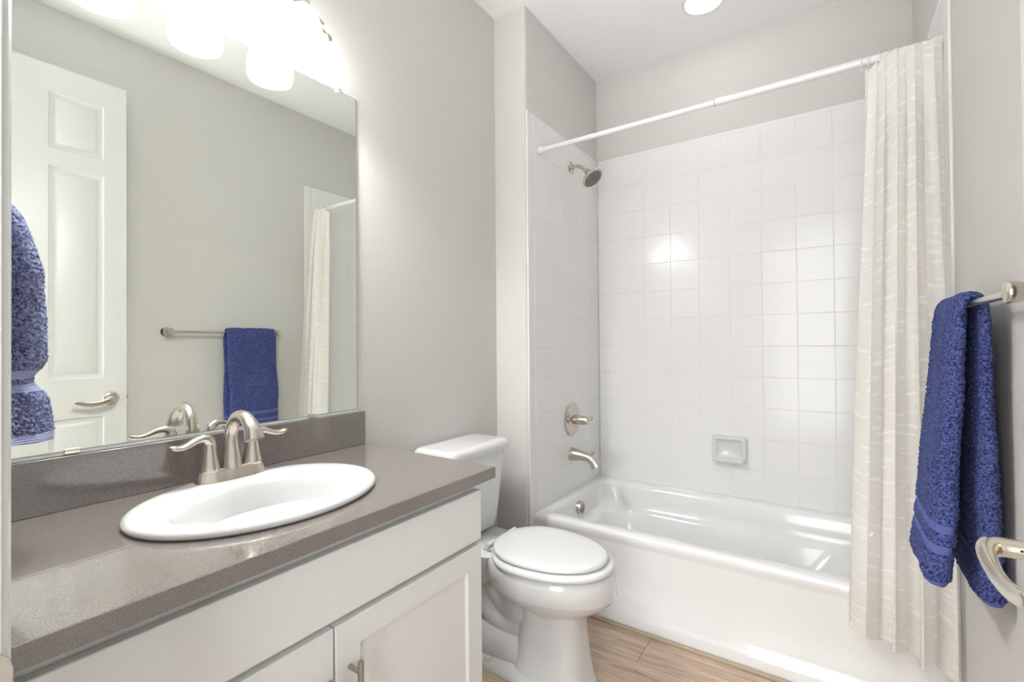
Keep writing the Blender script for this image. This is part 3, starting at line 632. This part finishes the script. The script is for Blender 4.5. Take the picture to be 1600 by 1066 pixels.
def sec(S_, t_):
    side, s, k = S_
    a = 2 * pi * t_; c_, s_ = cos(a), sin(a)
    low = max(0, 1 - s / .6)
    if side == 'r': th = .0115 + .016 * low ** .9; hw = .148 - .004 * low
    elif side == 'w': th = .0110 + .014 * low ** .9; hw = .148 - .002 * low
    else: th = .0105; hw = .147
    e_ = .35
    end = min(1, s / .014) if side != 'o' else 1
    rd = .82 + .18 * math.sqrt(max(0, 1 - (1 - end) ** 2))
    y = math.copysign(abs(c_) ** e_, c_) * hw; o = math.copysign(abs(s_) ** .62, s_) * th * rd
    sb = band_r(s)
    o *= 1 - .16 * sb
    y += (fbm((s * 2, 0, 3 if side == 'r' else 9), 3.0)) * .006 * (1 if side != 'o' else .3)
    o += .0045 * fbm((y * 1.2, s * .7, 5 if side == 'r' else 15), 9) * (low + .15) +   .0045 * noise.noise(Vector((y * 170, s * 170, (0 if s_ > 0 else 50)))) * (1 - sb) + .0015 * fbm((y, s, 4), 60) * (1 - sb)
    # near edge of the room-side panel: fold groove in the middle of the thickness
    return (y, o)
def band_r(s): return 1.0 if (.072 < s < .090 or .118 < s < .136) else (.6 if s < .008 else 0.0)
def bandS(S_): return band_r(S_[1])
bm = towel_mesh([(c, s, o, q) for c, s, o, q in path], sec, 200, lambda q: 0)
# uv: u = band mask, v = s
uvl = bm.loops.layers.uv[0]
o = None
bm.verts.ensure_lookup_table(); bm.verts.index_update()
n_ = 200
for f in bm.faces:
    for lp in f.loops:
        k = lp.vert.index // n_; lp[uvl].uv = (band_r(prof[min(k, len(prof) - 1)][3]) if prof[min(k, len(prof) - 1)][2] != 'o' else 0, 0)
tag(obj('bath_towel', bm, M['towel'], angle=180), 'blue terry towel folded over the bar on the right wall', 'towel')

# ------------------------------------------------------------------ towel ring and hand towel near the doorway
t = thing('towel_ring', 'satin nickel towel ring holding the hand towel beside the doorway', 'towel ring', (.25, YD, 1.52))
bm = BM(); lathe(bm, (.25, YD + .0005, 1.52), (0, 1, 0), [(0, .026), (.005, .026), (.012, .016), (.035, .012), (.050, .014), (.054, .008), (.055, 0)], 30); obj('post', bm, M['satin'], t)
bm = BM(); pts = [(.25 + .075 * sin(2 * pi * q / 40), YD + .045, 1.445 + .075 * cos(2 * pi * q / 40)) for q in range(41)]; tube(bm, pts, .0045, 12, smooth=False, cap=False); obj('ring', bm, M['satin'], t)
bm = BM(); rings = []; n_ = 220; KZ = 240; zs_ = []
zt_, zb_ = 1.455, 1.045
for k in range(KZ + 1):
    u = k / KZ; z = zt_ + (zb_ - zt_) * u; s = (1 - u) * (zt_ - zb_); zs_.append(s)
    # outline grows from the gathered top, pinches at the woven band, flares at the hem
    grow = min(1, (u / .28)) ** .55; pinch = math.exp(-((u - .735) / .05) ** 2); fl = max(0, (u - .76) / .24)
    ry_ = (.024 + .030 * grow) * (1 - .16 * pinch) + .016 * fl ** .8; rx2 = (.05 + .060 * grow) * (1 - .12 * pinch) + .022 * fl
    if k == 0: ry_ *= .45; rx2 *= .45
    if k == 1: ry_ *= .75; rx2 *= .75
    bd = 1.0 if (.090 < s < .103 or .112 < s < .125 or s < .018) else 0
    ring_ = []
    for q in range(n_):
        a = 2 * pi * q / n_
        lobe = 1 + .27 * cos(4 * a + .6 + .8 * u) * (1 - .75 * fl) * (1 - .6 * pinch) + .05 * cos(7 * a + 2 * u)
        fz = .0034 * (1 - bd) * noise.noise(Vector((cos(a) * 22, sin(a) * 22, z * 230))) + .004 * noise.noise(Vector((cos(a), sin(a), z * 8)) * 2)
        rr_ = lobe + fz / .07
        ring_.append((.205 + rx2 * cos(a) * rr_, YD + .004 + .066 + (ry_) * sin(a) * rr_ + .006 * min(1, u * 2), z + (.010 * cos(a) if u > .9 else 0) * (u - .9) * 10))
    rings.append(ring_)
loft(bm, rings); uvl = bm.loops.layers.uv.new('UVMap'); bm.verts.index_update(); bm.verts.ensure_lookup_table()
for f in bm.faces:
    for lp in f.loops:
        s = zs_[min(lp.vert.index // n_, KZ)]; lp[uvl].uv = (1.0 if (.090 < s < .103 or .112 < s < .125 or s < .018) else 0, 0)
tag(obj('hand_towel', bm, M['towel2'], angle=180), 'slate blue hand towel hanging at the left edge beside the mirror', 'towel')
